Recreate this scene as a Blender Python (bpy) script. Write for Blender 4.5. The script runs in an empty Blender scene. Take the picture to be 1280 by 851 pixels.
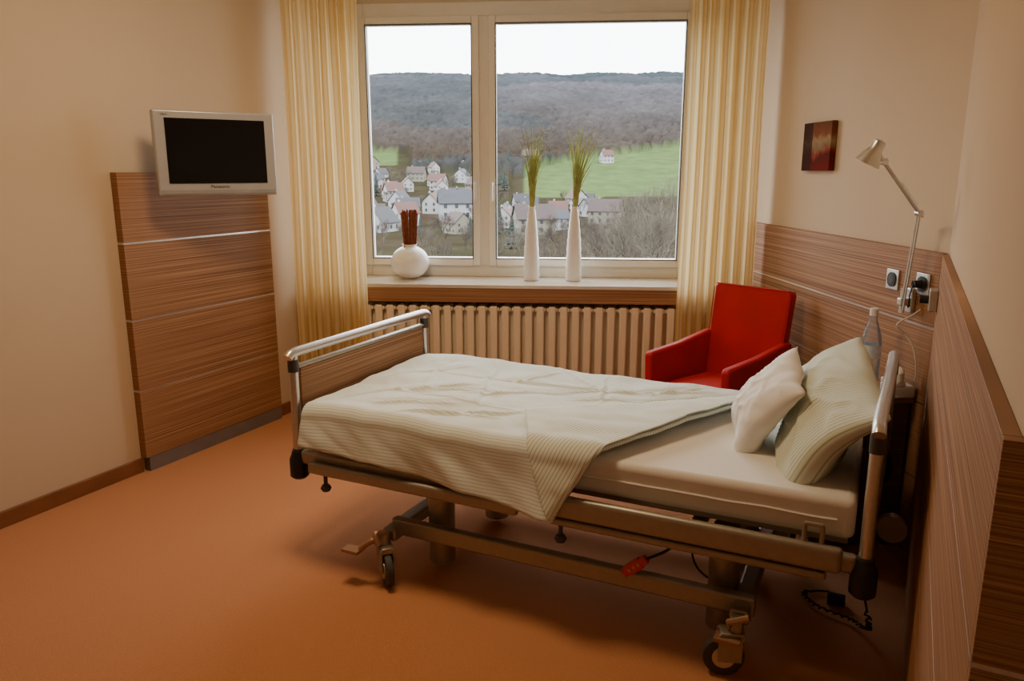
import bpy, bmesh, math, random
from mathutils import Vector, Matrix, noise
random.seed(7)
SC=bpy.context.scene
COL=SC.collection
V=Vector

# ------------------------------------------------------------------ materials
def newmat(name):
    m=bpy.data.materials.new(name); m.use_nodes=True
    nt=m.node_tree; b=nt.nodes['Principled BSDF']
    return m,nt,b
def N(nt,t,**kw):
    n=nt.nodes.new(t)
    for k,v in kw.items():
        if k in n.inputs: n.inputs[k].default_value=v
        else: setattr(n,k,v)
    return n
def rgba(c): return (c[0],c[1],c[2],1)
def mat(name,col,rough=.5,metal=0,var=.08,scale=12,bump=0,bscale=150,coat=0,sheen=0,spec=.5):
    m,nt,b=newmat(name)
    tc=N(nt,'ShaderNodeTexCoord')
    nz=N(nt,'ShaderNodeTexNoise',Scale=scale,Detail=4.0)
    nt.links.new(tc.outputs['Object'],nz.inputs['Vector'])
    cr=N(nt,'ShaderNodeValToRGB')
    cr.color_ramp.elements[0].position=.3; cr.color_ramp.elements[1].position=.7
    cr.color_ramp.elements[0].color=rgba([c*(1-var) for c in col])
    cr.color_ramp.elements[1].color=rgba([min(1,c*(1+var)) for c in col])
    nt.links.new(nz.outputs['Fac'],cr.inputs['Fac'])
    nt.links.new(cr.outputs['Color'],b.inputs['Base Color'])
    b.inputs['Roughness'].default_value=rough; b.inputs['Metallic'].default_value=metal
    b.inputs['Coat Weight'].default_value=coat
    b.inputs['Sheen Weight'].default_value=sheen
    b.inputs['Specular IOR Level'].default_value=spec
    if bump:
        n2=N(nt,'ShaderNodeTexNoise',Scale=bscale,Detail=3.0)
        nt.links.new(tc.outputs['Object'],n2.inputs['Vector'])
        bp=N(nt,'ShaderNodeBump',Strength=bump,Distance=.004)
        nt.links.new(n2.outputs['Fac'],bp.inputs['Height'])
        nt.links.new(bp.outputs['Normal'],b.inputs['Normal'])
    return m
def woodmat(name,gain=1.0,axis=2):
    m,nt,b=newmat(name)
    tc=N(nt,'ShaderNodeTexCoord')
    outs=[]
    for (lo,hi,sc) in ((.35,160.,1.),(1.0,420.,1.)):
        mp=N(nt,'ShaderNodeMapping')
        s=[lo,lo,lo]; s[axis]=hi
        mp.inputs['Scale'].default_value=s
        nt.links.new(tc.outputs['Object'],mp.inputs['Vector'])
        nz=N(nt,'ShaderNodeTexNoise',Scale=sc,Detail=2.0,Roughness=.6)
        nt.links.new(mp.outputs['Vector'],nz.inputs['Vector'])
        outs.append(nz)
    mx=N(nt,'ShaderNodeMix',data_type='FLOAT'); mx.inputs[0].default_value=.5
    nt.links.new(outs[0].outputs['Fac'],mx.inputs[2]); nt.links.new(outs[1].outputs['Fac'],mx.inputs[3])
    cr=N(nt,'ShaderNodeValToRGB'); e=cr.color_ramp.elements
    g=gain
    e[0].position=.38; e[0].color=rgba((.15*g,.062*g,.025*g))
    e[1].position=.64; e[1].color=rgba((.56*g,.33*g,.17*g))
    x=e.new(.46); x.color=rgba((.27*g,.128*g,.055*g))
    x=e.new(.54); x.color=rgba((.39*g,.205*g,.098*g))
    nt.links.new(mx.outputs[0],cr.inputs['Fac'])
    nt.links.new(cr.outputs['Color'],b.inputs['Base Color'])
    b.inputs['Roughness'].default_value=.55
    b.inputs['Specular IOR Level'].default_value=.3
    return m
def stripemat(name,c0,c1,period,width,strength=1.0,axis='X',bump=.25):
    m,nt,b=newmat(name)
    uv=N(nt,'ShaderNodeTexCoord')
    sp=N(nt,'ShaderNodeSeparateXYZ'); nt.links.new(uv.outputs['UV'],sp.inputs[0])
    mu=N(nt,'ShaderNodeMath',operation='MULTIPLY'); mu.inputs[1].default_value=1/period
    nt.links.new(sp.outputs[axis],mu.inputs[0])
    fr=N(nt,'ShaderNodeMath',operation='FRACT'); nt.links.new(mu.outputs[0],fr.inputs[0])
    lt=N(nt,'ShaderNodeMath',operation='LESS_THAN'); lt.inputs[1].default_value=width
    nt.links.new(fr.outputs[0],lt.inputs[0])
    ml=N(nt,'ShaderNodeMath',operation='MULTIPLY'); ml.inputs[1].default_value=strength
    nt.links.new(lt.outputs[0],ml.inputs[0])
    mx=N(nt,'ShaderNodeMix',data_type='RGBA')
    mx.inputs[6].default_value=rgba(c0); mx.inputs[7].default_value=rgba(c1)
    nt.links.new(ml.outputs[0],mx.inputs[0])
    nt.links.new(mx.outputs[2],b.inputs['Base Color'])
    b.inputs['Roughness'].default_value=.85; b.inputs['Sheen Weight'].default_value=.1
    b.inputs['Specular IOR Level'].default_value=.2
    nz=N(nt,'ShaderNodeTexNoise',Scale=6.0,Detail=3.0); nz.noise_type='RIDGED_MULTIFRACTAL'
    nt.links.new(uv.outputs['Object'],nz.inputs['Vector'])
    bp=N(nt,'ShaderNodeBump',Strength=bump,Distance=.007)
    nt.links.new(nz.outputs['Fac'],bp.inputs['Height']); nt.links.new(bp.outputs['Normal'],b.inputs['Normal'])
    return m

M={}
M['wall']=mat('wall_paint',(.61,.48,.335),.85,var=.02,scale=1.5,bump=.15,bscale=300,spec=.2)
M['wallb']=mat('wall_paint_alcove',(.65,.54,.40),.85,var=.02,scale=1.5,bump=.1,bscale=300,spec=.2)
M['ceil']=mat('ceiling_paint',(.70,.64,.52),.9,var=.02)
M['floor']=mat('orange_carpet',(.52,.225,.100),.95,var=.10,scale=190,bump=.6,bscale=360,spec=.1,sheen=.05)
M['wood']=woodmat('zebrano_wood',.94)
M['wooddark']=woodmat('zebrano_wood_dark',.5)
M['woodtrim']=mat('baseboard_wood',(.22,.08,.03),.5,var=.15,scale=8)
M['alu']=mat('brushed_aluminium',(.62,.61,.58),.33,metal=.9,var=.05,scale=60)
M['bedmetal']=mat('champagne_metal',(.37,.34,.28),.42,metal=.6,var=.05,scale=40)
M['chrome']=mat('chrome',(.8,.8,.8),.15,metal=1,var=.02)
M['silver']=mat('silver_plastic',(.47,.48,.50),.35,metal=.3,var=.02)
M['screen']=mat('black_screen',(.004,.004,.005),.12,var=.0,spec=.25)
M['black']=mat('black_plastic',(.012,.012,.014),.4,var=.1)
M['dgrey']=mat('grey_rubber',(.06,.056,.052),.6,var=.1)
M['bronze']=mat('bronze_pedal',(.38,.22,.13),.45,metal=.5)
M['grey']=mat('grey_plinth',(.20,.18,.175),.45,metal=.3)
M['white']=mat('white_plastic',(.78,.76,.71),.4,var=.02)
M['frame']=mat('window_frame_white',(.78,.74,.64),.4,var=.02)
M['rad']=mat('radiator_enamel',(.84,.73,.55),.45,var=.02)
M['vase']=mat('white_ceramic',(.84,.82,.77),.3,var=.03,bump=.3,bscale=60)
M['stick']=mat('brown_reed',(.22,.055,.02),.7,var=.4,scale=50)
M['grass']=mat('green_grass_blades',(.38,.42,.13),.7,var=.35,scale=30)
M['sheet']=mat('white_sheet',(.80,.78,.73),.85,var=.02,scale=3,bump=.3,bscale=14,spec=.2)
M['pillow']=mat('white_pillowcase',(.86,.85,.82),.85,var=.02,scale=3,bump=.3,bscale=10,spec=.2)
M['duvet']=stripemat('duvet_fabric',(.77,.82,.79),(.50,.58,.47),.012,.33,.75,'Y',.8)
M['flap']=stripemat('striped_fabric',(.78,.82,.76),(.37,.43,.30),.0125,.25,.85,'Y',.6)
M['pstripe']=stripemat('striped_pillow',(.68,.72,.61),(.34,.40,.27),.014,.23,.85,'X',.7)
M['red']=mat('red_leather',(.46,.009,.007),.6,var=.12,scale=5,bump=.25,bscale=120,spec=.25)
M['redp']=mat('red_plastic',(.6,.03,.02),.4)
M['cable']=mat('black_cable',(.01,.01,.01),.5)
M['lampm']=mat('lamp_aluminium',(.66,.65,.62),.32,metal=.75)
M['label']=mat('paper_label',(.62,.72,.85),.6,var=.2,scale=40)

def curtainmat():
    m,nt,b=newmat('curtain_fabric')
    out=nt.nodes['Material Output']; nt.nodes.remove(b)
    tc=N(nt,'ShaderNodeTexCoord'); sp=N(nt,'ShaderNodeSeparateXYZ'); nt.links.new(tc.outputs['UV'],sp.inputs[0])
    mu=N(nt,'ShaderNodeMath',operation='MULTIPLY'); mu.inputs[1].default_value=34.0; nt.links.new(sp.outputs['X'],mu.inputs[0])
    sn=N(nt,'ShaderNodeMath',operation='FRACT'); nt.links.new(mu.outputs[0],sn.inputs[0])
    cr=N(nt,'ShaderNodeValToRGB'); cr.color_ramp.interpolation='LINEAR'
    e=cr.color_ramp.elements; e[0].position=.40;e[0].color=rgba((.85,.63,.27)); e[1].position=.55;e[1].color=rgba((.94,.79,.45))
    nt.links.new(sn.outputs[0],cr.inputs['Fac'])
    d=N(nt,'ShaderNodeBsdfDiffuse'); t=N(nt,'ShaderNodeBsdfTranslucent'); mx=N(nt,'ShaderNodeMixShader'); mx.inputs[0].default_value=.48
    tr=N(nt,'ShaderNodeBsdfTransparent'); mx2=N(nt,'ShaderNodeMixShader'); mx2.inputs[0].default_value=.12
    nt.links.new(cr.outputs['Color'],d.inputs['Color']); nt.links.new(cr.outputs['Color'],t.inputs['Color'])
    nt.links.new(d.outputs[0],mx.inputs[1]); nt.links.new(t.outputs[0],mx.inputs[2])
    nt.links.new(mx.outputs[0],mx2.inputs[1]); nt.links.new(tr.outputs[0],mx2.inputs[2])
    nt.links.new(mx2.outputs[0],out.inputs['Surface'])
    return m
M['curtain']=curtainmat()
def glassmat(name,col=(1,1,1),g=.06,milky=0):
    m,nt,b=newmat(name)
    out=nt.nodes['Material Output']; nt.nodes.remove(b)
    t=N(nt,'ShaderNodeBsdfTransparent'); t.inputs['Color'].default_value=rgba(col)
    gl=N(nt,'ShaderNodeBsdfGlossy',Roughness=.03)
    mx=N(nt,'ShaderNodeMixShader')
    lw=N(nt,'ShaderNodeLayerWeight',Blend=.3)
    ml=N(nt,'ShaderNodeMath',operation='MULTIPLY'); ml.inputs[1].default_value=g*3
    nt.links.new(lw.outputs['Fresnel'],ml.inputs[0]); nt.links.new(ml.outputs[0],mx.inputs[0])
    nt.links.new(t.outputs[0],mx.inputs[1]); nt.links.new(gl.outputs[0],mx.inputs[2])
    last=mx
    if milky:
        df=N(nt,'ShaderNodeBsdfDiffuse'); df.inputs['Color'].default_value=(.8,.86,.92,1)
        m2=N(nt,'ShaderNodeMixShader'); m2.inputs[0].default_value=milky
        nt.links.new(mx.outputs[0],m2.inputs[1]); nt.links.new(df.outputs[0],m2.inputs[2]); last=m2
    nt.links.new(last.outputs[0],out.inputs['Surface'])
    return m
M['glass']=glassmat('window_glass')
M['bottle']=glassmat('bottle_glass',(.95,.97,.99),.35,.14)

# ------------------------------------------------------------------ mesh helpers
def box(bm,x0,x1,y0,y1,z0,z1,mtx=None):
    vs=[bm.verts.new((x,y,z)) for x in (x0,x1) for y in (y0,y1) for z in (z0,z1)]
    for f in ((0,1,3,2),(4,6,7,5),(0,4,5,1),(2,3,7,6),(0,2,6,4),(1,5,7,3)):
        bm.faces.new([vs[i] for i in f])
    if mtx is not None:
        for v in vs: v.co=mtx@v.co
    return vs
def tube(bm,pts,r,seg=12,cap=True,closed=False):
    pts=[V(p) for p in pts]; n=len(pts); rings=[]
    rr=r if isinstance(r,(list,tuple)) else [r]*n
    up=None
    for i,p in enumerate(pts):
        if closed: d=pts[(i+1)%n]-pts[i-1]
        elif i==0: d=pts[1]-pts[0]
        elif i==n-1: d=pts[-1]-pts[-2]
        else: d=(pts[i+1]-pts[i]).normalized()+(pts[i]-pts[i-1]).normalized()
        if d.length<1e-9: d=V((0,0,1))
        d.normalize()
        if up is None:
            up=d.orthogonal().normalized()
        else:
            up=(up-d*up.dot(d))
            if up.length<1e-6: up=d.orthogonal()
            up.normalize()
        s=d.cross(up)
        rings.append([bm.verts.new(p+(up*math.cos(2*math.pi*k/seg)+s*math.sin(2*math.pi*k/seg))*rr[i]) for k in range(seg)])
    m=n if closed else n-1
    for i in range(m):
        a,b=rings[i],rings[(i+1)%n]
        for k in range(seg):
            bm.faces.new((a[k],a[(k+1)%seg],b[(k+1)%seg],b[k]))
    if cap and not closed:
        bm.faces.new(rings[0][::-1]); bm.faces.new(rings[-1])
def lathe(bm,prof,seg=32,c=(0,0,0)):
    rings=[]
    for (r,z) in prof:
        if r<1e-6: rings.append([bm.verts.new((c[0],c[1],c[2]+z))])
        else: rings.append([bm.verts.new((c[0]+r*math.cos(2*math.pi*k/seg),c[1]+r*math.sin(2*math.pi*k/seg),c[2]+z)) for k in range(seg)])
    for a,b in zip(rings,rings[1:]):
        for k in range(seg):
            k2=(k+1)%seg
            if len(a)==1 and len(b)==1: continue
            if len(a)==1: bm.faces.new((a[0],b[k2],b[k]))
            elif len(b)==1: bm.faces.new((a[k],a[k2],b[0]))
            else: bm.faces.new((a[k],a[k2],b[k2],b[k]))
def smoothpts(pts,n=8):
    pts=[V(p) for p in pts]; out=[]
    P=[pts[0]]+pts+[pts[-1]]
    for i in range(1,len(P)-2):
        for k in range(n):
            t=k/n; a,b,c,d=P[i-1],P[i],P[i+1],P[i+2]
            out.append(.5*((2*b)+(c-a)*t+(2*a-5*b+4*c-d)*t*t+(-a+3*b-3*c+d)*t**3))
    out.append(pts[-1]); return out
def finish(name,bm,material,parent=None,smooth=False,bevel=0,loc=None,rot=None,sub=0,solid=0,angle=35,bseg=3):
    bmesh.ops.recalc_face_normals(bm,faces=bm.faces[:]) if not solid else None
    me=bpy.data.meshes.new(name); bm.to_mesh(me); bm.free()
    mats=material if isinstance(material,(list,tuple)) else [material]
    for m in mats: me.materials.append(m)
    o=bpy.data.objects.new(name,me); COL.objects.link(o)
    if smooth or bevel:
        me.polygons.foreach_set('use_smooth',[True]*len(me.polygons))
        me.set_sharp_from_angle(angle=math.radians(angle))
    if bevel:
        b=o.modifiers.new('bevel','BEVEL'); b.width=bevel; b.segments=bseg; b.limit_method='ANGLE'; b.angle_limit=math.radians(40)
    if solid:
        s=o.modifiers.new('solid','SOLIDIFY'); s.thickness=solid; s.offset=-1
    if sub:
        s=o.modifiers.new('sub','SUBSURF'); s.levels=sub; s.render_levels=sub
    if parent: o.parent=parent
    if loc is not None: o.location=loc
    if rot is not None: o.rotation_euler=rot
    return o
def top(o,label,cat,group=None):
    o['label']=label; o['category']=cat
    if group: o['group']=group
    return o
def struct(o): o['kind']='structure'; return o
def empty(name,loc,rz=0,label=None,cat=None,group=None,rot=None):
    e=bpy.data.objects.new(name,None); e.empty_display_size=.1; COL.objects.link(e)
    e.location=loc; e.rotation_euler=rot if rot else (0,0,rz)
    if label: top(e,label,cat,group)
    return e
def B(): return bmesh.new()
def bx(name,dims,material,parent=None,bevel=0,**kw):
    bm=B(); box(bm,*dims); return finish(name,bm,material,parent,bevel=bevel,**kw)
def grid(nu,nv,f,uvf=None):
    bm=B(); uvl=bm.loops.layers.uv.new('UVMap')
    vs=[[bm.verts.new(f(i/nu,j/nv)) for j in range(nv+1)] for i in range(nu+1)]
    for i in range(nu):
        for j in range(nv):
            fc=bm.faces.new((vs[i][j],vs[i+1][j],vs[i+1][j+1],vs[i][j+1]))
            for l,(a,b) in zip(fc.loops,((i,j),(i+1,j),(i+1,j+1),(i,j+1))):
                l[uvl].uv=uvf(a/nu,b/nv) if uvf else (a/nu,b/nv)
    return bm
def nz(x,y,z=0): return noise.noise(V((x,y,z)))

# ------------------------------------------------------------------ room shell
H=1.55; CEIL=2.95
def along(p0,p1):
    d=V((p1[0]-p0[0],p1[1]-p0[1])); return d.length, math.atan2(d.y,d.x)
def wall(name,p0,p1,th,z0=0,z1=CEIL,m='wall'):
    L,a=along(p0,p1)
    bm=B(); box(bm,0,L,min(0,th),max(0,th),z0,z1)
    return struct(finish(name,bm,M[m],loc=(p0[0],p0[1],0),rot=(0,0,a)))
struct(bx('floor',(-5.2,3.4,-1.9,5.9,-.1,0),M['floor']))
struct(bx('ceiling',(-5.2,3.4,-1.9,5.9,CEIL,CEIL+.1),M['ceil']))
WL0=V((-4.56,-1.6)); WL1=V((-1.10,5.62))
wall('wall_left',WL0,WL1,.15)
PC=V((1.64,2.93)); PN=V((.571,.847)); PW=V((1.455,5.21))
d2=(PC-PN).normalized(); n2=V((d2.y,-d2.x))
d1=(PW-PC).normalized(); n1=V((d1.y,-d1.x))
WT=.022
pc2=PC+V((.026,0))
r0=PN+n2*WT+d2*WT
wall('wall_headside',r0, pc2+d2*.03,-.15)
wall('wall_right',pc2, PW+n1*WT+d1*.2,-.15)
rd=V((d2.y,-d2.x))
wall('wall_return',r0,r0+rd*2.2,.12)
wall('wall_rear',(-4.7,-1.6),(3.2,-1.6),-.12)
re=r0+rd*2.2
wall('wall_side',(re.x,re.y),(re.x,-1.7),.12)

# window wall
WA=-math.atan2(.0823,1.0)
WO=V((0,5.3,0))
X0,X1,Z0,Z1=-1.06,1.21,.84,2.62
bm=B()
box(bm,-1.5,X0,0,.28,0,CEIL); box(bm,X1,1.75,0,.28,0,CEIL)
box(bm,X0,X1,0,.28,0,Z0); box(bm,X0,X1,0,.28,Z1,CEIL)
struct(finish('wall_back',bm,M['wallb'],loc=WO,rot=(0,0,WA)))
win=empty('window_1',WO,WA); struct(win)
bm=B()
box(bm,X0,-.98,-.01,.08,Z0,Z1); box(bm,1.13,X1,-.01,.08,Z0,Z1)
box(bm,-.98,1.13,-.01,.08,Z0,.915); box(bm,-.98,1.13,-.01,.08,2.535,Z1)
box(bm,-.225,-.145,-.01,.08,.915,2.535)
finish('window_frame',bm,M['frame'],win,bevel=.004)
def sash(a,b,nm):
    bm=B(); w=.05
    z0,z1=.915,2.535
    box(bm,a,a+w,-.035,.05,z0,z1); box(bm,b-w,b,-.035,.05,z0,z1)
    box(bm,a+w,b-w,-.035,.05,z0,z0+w+.005); box(bm,a+w,b-w,-.035,.05,z1-w,z1)
    s=finish('sash',bm,M['frame'],win,bevel=.006)
    bm=B(); w=.047
    for q in ((a+w,a+w+.006),(b-w-.006,b-w)): box(bm,q[0],q[1],-.037,.0,z0+w,z1-w)
    box(bm,a+w,b-w,-.037,.0,z0+w,z0+w+.006); box(bm,a+w,b-w,-.037,.0,z1-w-.006,z1-w)
    finish('rubber_seal',bm,M['dgrey'],s)
    bx('glass_pane',(a+w,b-w,.005,.011,z0+w,z1-w),M['glass'],s)
    return s
s1=sash(-1.015,-.215,'l'); s2=sash(-.155,1.165,'r')
for xx,s in ((-.24,s1),(-.13,s2)):
    bm=B(); box(bm,xx-.013,xx+.013,-.047,-.035,1.42,1.50)
    tube(bm,[(xx,-.045,1.47),(xx,-.075,1.47)],.009,10)
    tube(bm,smoothpts([(xx,-.075,1.475),(xx,-.08,1.46),(xx,-.078,1.36)],4),.009,10)
    finish('window_handle',bm,M['white'],s,smooth=True)
# ledge
led=empty('window_sill',(WO.x,WO.y,0),WA,'deep wooden window sill with reflected window light painted pale on top above radiator','window sill')
ml=mat('sill_top_reflection',(.66,.59,.50),.18,var=.05,scale=5,coat=.4)  # wood top lightened in colour to stand in for reflected window light
bx('sill_board',(-1.22,1.42,-.42,-.0,.815,.84),ml,led,bevel=.004)
bx('sill_fascia',(-1.3,1.44,-.418,-.38,.725,.815),M['wood'],led)
# radiator
rad=empty('radiator',(WO.x,WO.y,0),WA,'cream enamelled column radiator under the window sill','radiator')
bm=B()
x=-1.0
while x<1.12:
    box(bm,x-.024,x+.024,-.400,-.360,.12,.698)
    for yy in (-.31,-.25):
        box(bm,x-.025,x+.025,yy-.018,yy+.018,.12,.698)
    box(bm,x-.037,x+.037,-.385,-.23,.660,.69); box(bm,x-.037,x+.037,-.385,-.23,.12,.155)
    box(bm,x+.018,x+.058,-.345,-.325,.14,.68)  # filler strip added behind the fins so the gaps look less dark
    x+=.076
finish('radiator_body',bm,M['rad'],rad,bevel=.012,bseg=3)
bm=B()
tube(bm,[(-1.03,-.30,.675),(1.13,-.30,.675)],.016,10); tube(bm,[(-1.03,-.30,.135),(1.13,-.30,.135)],.016,10)
finish('connecting_pipe',bm,M['rad'],rad,smooth=True)
for xx in (-.924,1.052):
    bx('radiator_foot',(xx-.015,xx+.015,-.35,-.23,0,.13),M['rad'],rad)
# curtains
def curtain(p0,p1,nf,seed,label):
    p0=V(p0);p1=V(p1); L=(p1-p0).length; d=(p1-p0)/L; n=V((d.y,-d.x)); z1=2.9
    def f(u,v):
        ph=u*nf*2*math.pi+ 2.6*nz(u*5+seed,0,seed)
        amp=.022*(.75+.8*nz(u*6,v*1.0,seed+3))
        off=amp*math.sin(ph+.7*nz(u*3,v*1.6,seed+9))+.006*nz(u*30,v*2,seed)
        xx=u*L+.006*math.sin(2*ph)+.016*nz(u*3,v*2,seed+5)
        p=d*xx+n*off
        return (p.x,p.y,.02+v*(z1-.02))
    bm=grid(240,24,f)
    o=finish('curtain',bm,M['curtain'],smooth=True,angle=180,loc=(p0.x,p0.y,0))
    top(o,label,'curtain','window curtains'); return o
curtain((-1.385,4.89),(-.915,4.84),8.0,1.3,'long golden yellow striped curtain with vertical folds beside television wall')
curtain((1.035,4.720),(1.467,4.65),6.5,5.1,'long golden yellow striped curtain with vertical folds behind red armchair')
bm=B(); box(bm,-1.38,1.42,-.50,-.44,2.9,CEIL)
o=finish('curtain_rail',bm,M['white'],loc=WO,rot=(0,0,WA)); top(o,'white ceiling mounted curtain rail','curtain rail')

# baseboards
def wl(s):
    d=(WL1-WL0).normalized(); return WL0+d*s
def sl(p): return (V(p)-WL0).dot((WL1-WL0).normalized())
ps=sl((-1.923,3.81)); pe=ps+1.02
Lw,aw=along(WL0,WL1)
for i,(a,b) in enumerate(((0,ps),(pe,Lw-.4))):
    o=bx('baseboard_left',(a,b,-.016,0,0,.075),M['woodtrim'],loc=(WL0.x,WL0.y,0),rot=(0,0,aw),bevel=.003); struct(o)

# left wall panel
pp=wl(ps)
pan=empty('wall_panel',(pp.x,pp.y,0),aw,'tall striped zebra wood wall panel with metal strips below television','wall panel','wood wall panels')
zs=[.075,.44,.81,1.20,1.55]
for a,b in zip(zs,zs[1:]):
    bx('wood_board',(0,1.02,-.045,0,a+.005,b-.004),M['wood'],pan,bevel=.0015)
for z in zs[1:-1]:
    bx('metal_strip',(0,1.02,-.042,-.0,z-.005,z+.006),M['alu'],pan)
bx('plinth',(.02,1.02,-.042,0,0,.08),M['grey'],pan)

# right wainscots
def panel(p0,p1,outn,label,zs,th=WT,m='wood'):
    L,a=along(p0,p1); e=empty('wall_panel',(p0[0],p0[1],0),a,label,'wall panel','wood wall panels')
    s=outn
    y0,y1=(0,th) if s>0 else (-th,0)
    for a_,b_ in zip(zs,zs[1:]):
        bx('wood_board',(0,L,y0,y1,a_+.004,b_-.004),M[m],e,bevel=.0015)
    for z in zs[1:-1]:
        bx('metal_strip',(0,L,y0+(.002 if s>0 else 0),y1-(.002 if s<0 else 0),z-.005,z+.005),M['alu'],e)
    return e
zr=[0,.33,.64,.95,1.25]
panel(PC+d1*.0,PW-d1*.02,-1,'low striped zebra wood wainscot panel behind red armchair and bedside',zr)
panel(PN+d2*.0205,PC-d2*.02,-1,'low striped zebra wood wainscot panel behind the head of the bed',zr)
panel(PN,PN+rd*1.6,1,'striped zebra wood wainscot panel wrapping around wall corner',zr,th=.020)

# ------------------------------------------------------------------ television
tv=empty('television',(-1.4975,4.025,1.43),math.atan2(.35,.475),'silver flat screen television mounted on wall above wood panel','television')
bm=B(); W2=.297;
box(bm,-W2,W2,0,.05,.0,.415)
finish('tv_casing',bm,M['silver'],tv,bevel=.008)
bm=B(); box(bm,-.2,.2,.05,.09,.06,.36); finish('tv_back_cover',bm,M['dgrey'],tv,bevel=.015)
bx('screen',(-.245,.245,-.004,.002,.062,.378),M['screen'],tv,bevel=.001)
bx('speaker_strip',(-.285,.285,-.003,.002,.010,.030),mat('speaker_grey',(.30,.30,.30),.6),tv,bevel=.001)
def text(s,size,loc,rot,material,parent,name='lettering'):
    cu=bpy.data.curves.new('t','FONT'); cu.body=s; cu.size=size; cu.extrude=.0005; cu.align_x='CENTER'
    to=bpy.data.objects.new('t',cu); COL.objects.link(to)
    dg=bpy.context.evaluated_depsgraph_get(); me=bpy.data.meshes.new_from_object(to.evaluated_get(dg))
    bpy.data.objects.remove(to)
    me.materials.clear(); me.materials.append(material)
    o=bpy.data.objects.new(name,me); COL.objects.link(o); o.parent=parent; o.location=loc; o.rotation_euler=rot; return o
text('Panasonic',.024,(0,-.0015,.038),(math.pi/2,0,0),M['dgrey'],tv)
text('VIErA',.014,(-.245,-.0015,.388),(math.pi/2,0,0),M['dgrey'],tv)
bm=B(); tube(bm,[(0,.08,.2),(-.05,.2,.2),(-.11,.33,.2)],.02,10); box(bm,-.19,-.05,.305,.33,.12,.28,)
finish('mounting_arm',bm,M['grey'],tv,smooth=True)

# ------------------------------------------------------------------ bed
BL=V((-.867,2.95,0)); BA=-math.radians(25.4)
bed=empty('hospital_bed',BL,BA,'adjustable hospital bed with metal frame, wood end boards and casters','bed')
LN=2.10; WD=.98
def endboard(l,name,sgn):
    e=empty(name,(l,0,0)); e.parent=bed
    fx=.045 if sgn>0 else 0
    bm=B()
    tube(bm,smoothpts([(0,-.03,.835),(0,-.01,.848),(0,.03,.852)],4)+smoothpts([(fx,WD-.03,.852),(fx,WD+.01,.848),(fx,WD+.03,.835)],4),.0195,14)
    finish('hand_rail',bm,M['alu'],e,smooth=True)
    for w in (.0,WD):
        q=fx if w>0 else 0
        bm=B(); tube(bm,[(q,w,.36),(q,w,.84)],.019,16)
        finish('post',bm,M['alu'],e,smooth=True)
        bm=B(); tube(bm,[(q,w,.775),(q,w,.825)],.0215,16); finish('post_collar',bm,M['dgrey'],e,smooth=True)
        bm=B(); tube(bm,[(q,w,.44),(q,w,.455)],.0225,16); finish('post_collar',bm,M['dgrey'],e,smooth=True)
        bm=B(); lathe(bm,[(0,.33),(.028,.33),(.038,.34),(.038,.41),(.028,.435),(.026,.445),(0,.445)],20,(q,w,0))
        finish('corner_bumper',bm,M['black'],e,smooth=True)
    sk=Matrix(((1,fx/WD,0,0),(0,1,0,0),(0,0,1,0),(0,0,0,1)))
    bm=B(); box(bm,-.01,.01,.03,WD-.03,.52,.785,sk); finish('wood_panel',bm,M['wood'],e,bevel=.004)
    bm=B(); box(bm,-.013,.013,.02,WD-.02,.785,.80,sk); box(bm,-.013,.013,.02,WD-.02,.505,.52,sk); box(bm,-.015,.015,.0,WD,.40,.46,sk)
    finish('metal_edge',bm,M['bedmetal'],e,bevel=.004)
    return e
fe=endboard(0,'footboard',-1); he=endboard(LN,'headboard',1)
fr=empty('bed_frame',(0,0,0)); fr.parent=bed
for w in (.0,WD):
    bm=B(); box(bm,.02,LN-.02,w-.018,w+.018,.395,.455); finish('side_rail',bm,M['bedmetal'],fr,bevel=.015,bseg=4)
bm=B()
for l in (.15,.6,1.1,1.6,1.98): box(bm,l-.02,l+.02,.018,WD-.018,.40,.44)
box(bm,.05,LN-.05,.06,WD-.06,.455,.478)
finish('mattress_base',bm,M['bedmetal'],fr,bevel=.003)
bm=B(); box(bm,1.10,2.04,-.055,-.02,.405,.485)
finish('safety_rail',bm,M['bedmetal'],fr,bevel=.016,bseg=5)
bm=B(); box(bm,1.12,2.0,-.044,-.022,.372,.398)
finish('lower_rail',bm,M['bedmetal'],fr,bevel=.008,bseg=4)
bm=B(); box(bm,.08,1.0,-.05,-.022,.375,.425)
finish('safety_rail',bm,M['bedmetal'],fr,bevel=.014,bseg=5)
for l in (.16,1.16):
    bm=B(); tube(bm,[(l,-.035,.385),(l,-.035,.335)],.008,10); lathe(bm,[(0,0),(.015,.003),(.022,.015),(.015,.028),(0,.03)],16,(l,-.035,.31))
    finish('release_knob',bm,M['dgrey'],fr,smooth=True)
bm=B(); tube(bm,[(1.93,-.03,.46),(1.93,-.03,.54)],.007,8); tube(bm,[(1.98,-.03,.46),(1.98,-.03,.54)],.007,8); tube(bm,[(1.93,-.03,.54),(1.98,-.03,.54)],.007,8)
finish('mattress_retainer',bm,M['bedmetal'],fr,smooth=True)
un=empty('undercarriage',(0,0,0)); un.parent=bed
for w in (.05,.83):
    bm=B(); box(bm,.42,1.80,w-.02,w+.02,.155,.22); finish('base_bar',bm,M['bedmetal'],un,bevel=.008)
for l in (.44,1.76):
    bm=B(); box(bm,l-.03,l+.03,-.02,.90,.15,.20); finish('cross_bar',bm,M['bedmetal'],un,bevel=.01)
for (l,w) in ((.58,.15),(.60,.60),(1.68,.16),(1.68,.60)):
    bm=B(); tube(bm,[(l,w,.03),(l,w,.30)],.052,24); tube(bm,[(l,w,.30),(l,w,.40)],.043,24); tube(bm,[(l,w,.285),(l,w,.305)],.057,24)
    finish('lift_column',bm,M['bedmetal'],un,smooth=True)
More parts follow.
